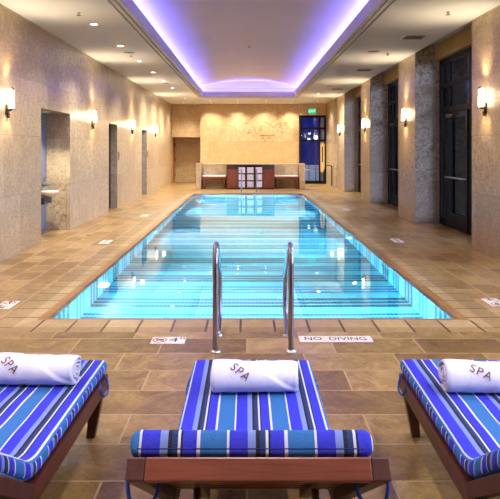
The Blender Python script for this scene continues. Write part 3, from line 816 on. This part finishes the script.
cn = ['left', 'middle', 'right']; rn = ['bottom', 'middle', 'top']; pn = ['lowest', 'middle', 'uppermost']
for i, (a, bq) in enumerate(cx_):
    for j, z in enumerate(rows):
        for k in range(3):
            lab = 'folded white towel, %s of three on the %s shelf of the %s cabinet column' % (pn[k], rn[j], cn[i])
            loc = (.145 + (a + bq) / 2, YF - .062, z + .012 + k * .077)
            if tf0 is None:
                tf0 = towel_fold(wt, .076, .26).build('folded_towel', M['terry']); tf0.location = loc; o = tf0
            else:
                o = tf0.copy(); COL.objects.link(o); o.location = loc
            tag(o, lab, 'towel', 'folded towels in the cabinet')

# globe lamps on the terrace behind the back door
for x, z, l in ((3.02, 2.1, 'small white globe lamp behind back door glass, left one'), (3.36, 2.2, 'larger white globe lamp behind back door glass, right one')):
    r = .07 if x < 3.2 else .1
    t = thing('globe_lamp', l, 'lamp', (x, 28.3, 0), 0, 'globe lamps outside the back door')
    m = MB(); m.lathe([(.06, 0), (.05, .02), (.018, .03), (.018, z - r)], (0, 0, 0), 12); m.build('post', M['darkmetal'], t)
    m = MB(); m.lathe([(r * math.sin(PI * k / 10) + .001, z - r * math.cos(PI * k / 10)) for k in range(11)], (0, 0, 0), 18); m.build('globe', M['globe'], t)

# ------------------------------------------------------------------ sun loungers
HWC = .337; TH = .073; ANG = math.radians(34.3); HY, HZ = -.25, .352; LB = .812
E1 = Vector((0, -math.cos(ANG), math.sin(ANG))); E2 = Vector((0, math.sin(ANG), math.cos(ANG)))
def bp(x, e1, e2): return Vector((x, HY, HZ)) + E1 * e1 + E2 * e2
def cushion_mesh():
    # centre line: seat then backrest, swept with a rounded rectangle
    path = []
    yf = .885
    for k in range(25): path.append(Vector((0, yf + (HY + .09 - yf) * k / 24, HZ + TH / 2)))
    a = Vector((0, HY + .09, HZ + TH / 2)); d = Vector((0, HY, HZ)) + E1 * .09 + E2 * (TH / 2)
    bmid = Vector((0, HY + .005, HZ + TH / 2 + .006))
    for k in range(1, 9):
        q = k / 8; path.append(a * (1 - q) ** 2 + bmid * 2 * q * (1 - q) + d * q * q)
    e = Vector((0, HY, HZ)) + E1 * LB + E2 * (TH / 2)
    for k in range(1, 15): path.append(d + (e - d) * k / 14)
    cs = []; r = .028; hx = HWC; hz = TH / 2
    for cxx, czz, a0 in ((hx - r, hz - r, 0), (-hx + r, hz - r, 90), (-hx + r, -hz + r, 180), (hx - r, -hz + r, 270)):
        for k in range(6):
            a = math.radians(a0 + 90 * k / 5); cs.append((cxx + r * math.cos(a), czz + r * math.sin(a)))
    # add points along the wide faces so they can billow
    full = []
    for i in range(len(cs)):
        full.append(cs[i]); p0, p1 = cs[i], cs[(i + 1) % len(cs)]
        if abs(p0[0] - p1[0]) > .3:
            for k in range(1, 14): full.append((p0[0] + (p1[0] - p0[0]) * k / 14, p0[1]))
    m = MB(); n = len(full); vs = []
    ends = [(-.030, .62), (-.024, .84), (-.012, .96)]
    rings = []
    P = path; t0 = (P[1] - P[0]).normalized(); t1 = (P[-1] - P[-2]).normalized()
    for off, s in ends: rings.append((P[0] + t0 * (off + .03), s, t0))
    for i in range(1, len(P) - 1): rings.append((P[i], 1.0, (P[i + 1] - P[i - 1]).normalized()))
    for off, s in ends[::-1]: rings.append((P[-1] - t1 * (off + .03), s, t1))
    rnd = random.Random(3)
    for ri, (c, s, tg) in enumerate(rings):
        nz = Vector((1, 0, 0)).cross(tg); nz = -nz if nz.z < 0 else nz
        for (x, z) in full:
            kk = (1 - s)
            xx = x - math.copysign(min(abs(x), kk * hz), x); zz = z * s
            bil = .006 * (1 - (x / hx) ** 2) * (1 if z > 0 else 0) * math.sin(ri * .9) * .35
            wob = .0035 * math.sin(ri * 1.7 + (2 if x > 0 else 0)) * (1 if abs(x) > hx - .03 else 0)
            vs.append(c + Vector((xx + math.copysign(wob, x) - .018 * max(0, min(1, (HY - c.y) / .6)), 0, 0)) + nz * (zz + bil))
    fs = []
    R = len(rings)
    fb = []
    for i in range(R - 1):
        for k in range(n):
            q_ = (i * n + k, i * n + (k + 1) % n, (i + 1) * n + (k + 1) % n, (i + 1) * n + k)
            ex, ez = full[k]; fx, fz = full[(k + 1) % n]
            (fb if (abs(ex) > HWC - .008 and abs(fx) > HWC - .008 and 3 <= i < R - 4) else fs).append(q_)
    fs.append(tuple(range(n))[::-1]); fs.append(tuple((R - 1) * n + k for k in range(n)))
    m.add(vs, fs, 0, True); m.add([], [], 0)
    for q_ in fb: m.f.append(q_); m.mi.append(1); m.sm.append(True)
    return m
def make_lounger():
    t = thing('sun_lounger', '', 'sun lounger')
    z0, z1 = .265, HZ - .004
    for s in (-1, 1):
        xa, xb = sorted((s * .298, s * .348))
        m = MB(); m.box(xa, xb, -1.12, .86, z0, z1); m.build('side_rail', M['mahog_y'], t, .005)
    m = MB(); m.box(-.298, .298, .81, .86, z0, z1); m.build('front_rail', M['mahog_x'], t, .005)
    m = MB(); m.box(-.298, .298, -1.12, -1.07, z0, z1); m.build('rear_rail', M['mahog_x'], t, .005)
    m = MB()
    for k in range(14):
        y = -.22 + k * .073; m.box(-.298, .298, y, y + .055, HZ - .024, HZ - .006)
    m.build('seat_slats', M['mahog_x'], t)
    for s in (-1, 1):
        for y, fr in ((.80, 1), (-1.08, 0)):
            m = MB(); o, i = s * .335, s * .262; ob, ib = s * .282, s * .235
            xs = sorted((o, i)); xb = sorted((ob, ib)); h = z0 + .01
            m.hexa([(xb[0], y + .005, 0), (xb[1], y + .005, 0), (xb[1], y + .05, 0), (xb[0], y + .05, 0), (xs[0], y - .005, h), (xs[1], y - .005, h), (xs[1], y + .058, h), (xs[0], y + .058, h)])
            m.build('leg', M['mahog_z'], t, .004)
    # raised backrest: slats, stiles, top rail
    def obox(m, x0, x1, a0, a1, b0_, b1_):
        m.hexa([bp(x0, a0, b0_), bp(x1, a0, b0_), bp(x1, a1, b0_), bp(x0, a1, b0_), bp(x0, a0, b1_), bp(x1, a0, b1_), bp(x1, a1, b1_), bp(x0, a1, b1_)])
    m = MB()
    for k in range(8):
        a = .03 + k * .095; obox(m, -.302, .302, a, a + .066, -.022, -.004)
    bk = m.build('backrest', M['mahog_x'], t)
    for s in (-1, 1):
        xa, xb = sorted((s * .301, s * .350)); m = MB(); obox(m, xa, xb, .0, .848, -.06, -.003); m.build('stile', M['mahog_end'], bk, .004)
        xa, xb = sorted((s * .17, s * .205)); m = MB(); obox(m, xa, xb, .02, .796, -.05, -.022); m.build('batten', M['mahog_end'], bk, .003)
    m = MB(); obox(m, -.3005, .3005, .796, .848, -.060, -.003); m.build('top_rail', M['mahog_x'], bk, .004)
    for s in (-1, 1):
        m = MB(); m.tube([bp(s * .187, .45, -.05), (s * .187, -1.0, z1 - .02)], .012, 8); m.build('prop', M['brushed'], bk)
    cu = cushion_mesh().build('cushion', [M['stripe'], M['boxing']], t)
    m = MB()
    m.tube([bp(x * HWC - .018, LB + .0005, .021) for x in (-.93, -.5, 0, .5, .93)], .0014, 6)
    m.build('piping', M['piping'], cu)
    for s in (-1, 1):
        m = MB(); m.tube(smoothpath([bp(s * .332, .76, .005), bp(s * .357, .76, -.03), bp(s * .352, .745, -.09), bp(s * .322, .72, -.115), bp(s * .285, .70, -.085), bp(s * .275, .70, -.025)], 6), .0055, 6); m.build('tie', M['tie'], cu)
        m = MB(); m.tube(smoothpath([(s * .332, .80, HZ + .02), (s * .354, .80, HZ - .01), (s * .37, .77, HZ - .06), (s * .362, .72, HZ - .075), (s * .352, .70, HZ - .04), (s * .335, .71, HZ + .01)], 6), .0055, 6); m.build('tie', M['tie'], cu)
    return t
lo = make_lounger(); lo.location = (.030, 2.5, 0)
tag(lo, 'blue striped wooden sun lounger in the middle, seen from behind its headrest', 'sun lounger', 'sun loungers facing the pool')
dup(lo, (-1.163, 2.5, 0), math.radians(-.8), 'blue striped wooden sun lounger cut by the left picture edge', 'sun loungers facing the pool')
dup(lo, (1.205, 2.5, 0), math.radians(-1.6), 'blue striped wooden sun lounger cut by the right picture edge', 'sun loungers facing the pool')

# ------------------------------------------------------------------ rolled towels
RT = .098; ZK = .76; LT = .435
def towel_mesh():
    m = MB(); turns = 3.4; n = 190; nx = 64; th = .0125
    def cent(q):     # q 0..1 from the core to the outer end, angle 0 at top, growing toward the viewer (-y)
        return turns * 2 * PI * q
    END = math.radians(205)        # outer end tucked under the roll on the viewer's side
    vs = []; 
    for side in (1, 0):
        for k in range(n + 1):
            q = k / n; th_ = END - turns * 2 * PI * (1 - q)
            r = .010 + (RT - .010) * q - (0 if side else th)
            if r < .002: r = .002
            for i in range(nx + 1):
                u = i / nx; x = -LT / 2 + LT * u
                edge = 1 - .10 * max(0, 1 - min(u, 1 - u) / .04) ** 2
                rr = r
                if q > 1 - 1 / turns:      # outermost layer carries a diagonal fold
                    dline = (x + .02) * .9 - (th_ - math.radians(20)) * RT * 1.0
                    sm = 1 / (1 + math.exp(dline * 330)); rr += .011 * sm
                    rr += .0012 * math.sin(x * 60 + th_ * 3)
                xx = x + .004 * math.sin(q * 40) * (1 if u in (0, 1) else 0)
                vs.append((xx, -math.sin(th_) * rr * edge, math.cos(th_) * rr * ZK * edge))
    N = (n + 1) * (nx + 1); fs = []
    for k in range(n):
        for i in range(nx):
            a = k * (nx + 1) + i; fs.append((a, a + 1, a + nx + 2, a + nx + 1)); fs.append((N + a, N + a + nx + 1, N + a + nx + 2, N + a + 1))
        a = k * (nx + 1); fs.append((a, a + nx + 1, N + a + nx + 1, N + a)); a += nx; fs.append((a, N + a, N + a + nx + 1, a + nx + 1))
    for i in range(nx):
        a = n * (nx + 1) + i; fs.append((a, a + 1, N + a + 1, N + a)); a = i; fs.append((a, N + a, N + a + 1, a + 1))
    m.add(vs, fs, 0, True); return m
def lettering(cx_, ang0, rot, mb, s, size, ox=0, oy=0, sx=1.0):
    vs, fs = text_mesh(s, size, 0.0, 1.18)
    ca, sa = math.cos(rot), math.sin(rot); out = []
    for q in vs:
        u, v_ = (q.x * sx + ox), q.y + oy
        U = u * ca - v_ * sa; Vv = u * sa + v_ * ca
        th = ang0 - Vv / RT; r = RT + .0098
        out.append((cx_ + U, -math.sin(th) * r, math.cos(th) * r * ZK))
    mb.add(out, fs)
def make_towel(tx, rot):
    t = thing('rolled_towel', '', 'towel')
    cl = towel_mesh().build('towel_roll', M['terry'], t, loc=(0, 0, RT * ZK))
    mb = MB(); a0 = math.radians(56)
    lettering(tx, a0, rot, mb, 'SPA', .068, 0, 0, .9)
    # serifs of the letters
    mb2 = MB(); lettering(tx, a0, rot, mb2, '- - - - -', .02, 0, -.045)
    L = MB(); L.v = mb.v + mb2.v; L.f = mb.f + [tuple(i + len(mb.v) for i in f_) for f_ in mb2.f]; L.mi = [0] * len(L.f); L.sm = [False] * len(L.f)
    lo_ = L.build('lettering', M['thread'], t, loc=(0, 0, RT * ZK), recalc=False)
    return t
ZT = HZ + TH + .002
t1 = make_towel(-.074, math.radians(-42)); t1.location = (.038, 2.955, ZT); t1.rotation_euler = (0, 0, math.radians(1.5))
tag(t1, 'white rolled towel lettered SPA on the middle lounger', 'towel', 'rolled spa towels on the loungers')
t2 = make_towel(-.105, math.radians(-42)); t2.location = (-1.105, 3.045, ZT); t2.rotation_euler = (0, 0, math.radians(-1))
tag(t2, 'white rolled towel lettered SPA on the left lounger', 'towel', 'rolled spa towels on the loungers')
t3 = make_towel(-.055, math.radians(-30)); t3.location = (1.213, 2.945, ZT); t3.rotation_euler = (0, 0, math.radians(-2.5))
tag(t3, 'white rolled towel lettered SPA on the right lounger', 'towel', 'rolled spa towels on the loungers')

# ------------------------------------------------------------------ world, camera, view
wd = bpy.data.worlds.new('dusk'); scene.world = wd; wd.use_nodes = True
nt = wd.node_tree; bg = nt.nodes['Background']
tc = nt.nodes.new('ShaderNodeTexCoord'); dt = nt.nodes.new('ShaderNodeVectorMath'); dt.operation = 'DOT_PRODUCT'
dt.inputs[1].default_value = Vector((.80, -.52, .30)).normalized()  # sky glow added out of view, behind right, to light the pillars
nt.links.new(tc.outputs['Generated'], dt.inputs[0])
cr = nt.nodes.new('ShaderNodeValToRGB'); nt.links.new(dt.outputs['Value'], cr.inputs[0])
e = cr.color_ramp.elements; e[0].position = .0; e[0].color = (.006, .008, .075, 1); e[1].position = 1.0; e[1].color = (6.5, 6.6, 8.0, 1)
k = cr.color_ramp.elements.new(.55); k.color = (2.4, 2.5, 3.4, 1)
sx_ = nt.nodes.new('ShaderNodeSeparateXYZ'); nt.links.new(tc.outputs['Generated'], sx_.inputs[0])
c2 = nt.nodes.new('ShaderNodeValToRGB'); nt.links.new(sx_.outputs[0], c2.inputs[0])
e2 = c2.color_ramp.elements; e2[0].position = .16; e2[0].color = (0, 0, 0, 1); e2[1].position = .34; e2[1].color = (.10, .13, .16, 1)
ad = nt.nodes.new('ShaderNodeMix'); ad.data_type = 'RGBA'; ad.blend_type = 'ADD'; ad.inputs[0].default_value = 1
nt.links.new(cr.outputs[0], ad.inputs[6]); nt.links.new(c2.outputs[0], ad.inputs[7])
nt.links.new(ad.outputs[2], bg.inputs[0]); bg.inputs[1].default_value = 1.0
cam = bpy.data.cameras.new('camera'); co = bpy.data.objects.new('camera', cam); COL.objects.link(co)
co.location = (0, 0, CAMZ); co.rotation_euler = (PI / 2, 0, 0)
cam.sensor_width = 36; cam.sensor_fit = 'HORIZONTAL'; cam.lens = 580 / 500 * 36
cam.shift_x = 3 / 500; cam.shift_y = -(249.5 - 148.7) / 500
cam.clip_start = .05; cam.clip_end = 200
scene.camera = co
scene.view_settings.view_transform = 'Standard'; scene.view_settings.look = 'None'
scene.view_settings.exposure = 1.35; scene.view_settings.gamma = 1.0; scene.view_settings.use_curve_mapping = False
cy_ = scene.cycles
cy_.caustics_reflective = False; cy_.caustics_refractive = False
cy_.max_bounces = 10; cy_.diffuse_bounces = 4; cy_.glossy_bounces = 4; cy_.transmission_bounces = 6; cy_.transparent_max_bounces = 8
cy_.sample_clamp_indirect = 6; cy_.blur_glossy = .5
cy_.use_denoising = True
try: cy_.denoiser = 'OPENIMAGEDENOISE'
except Exception: pass
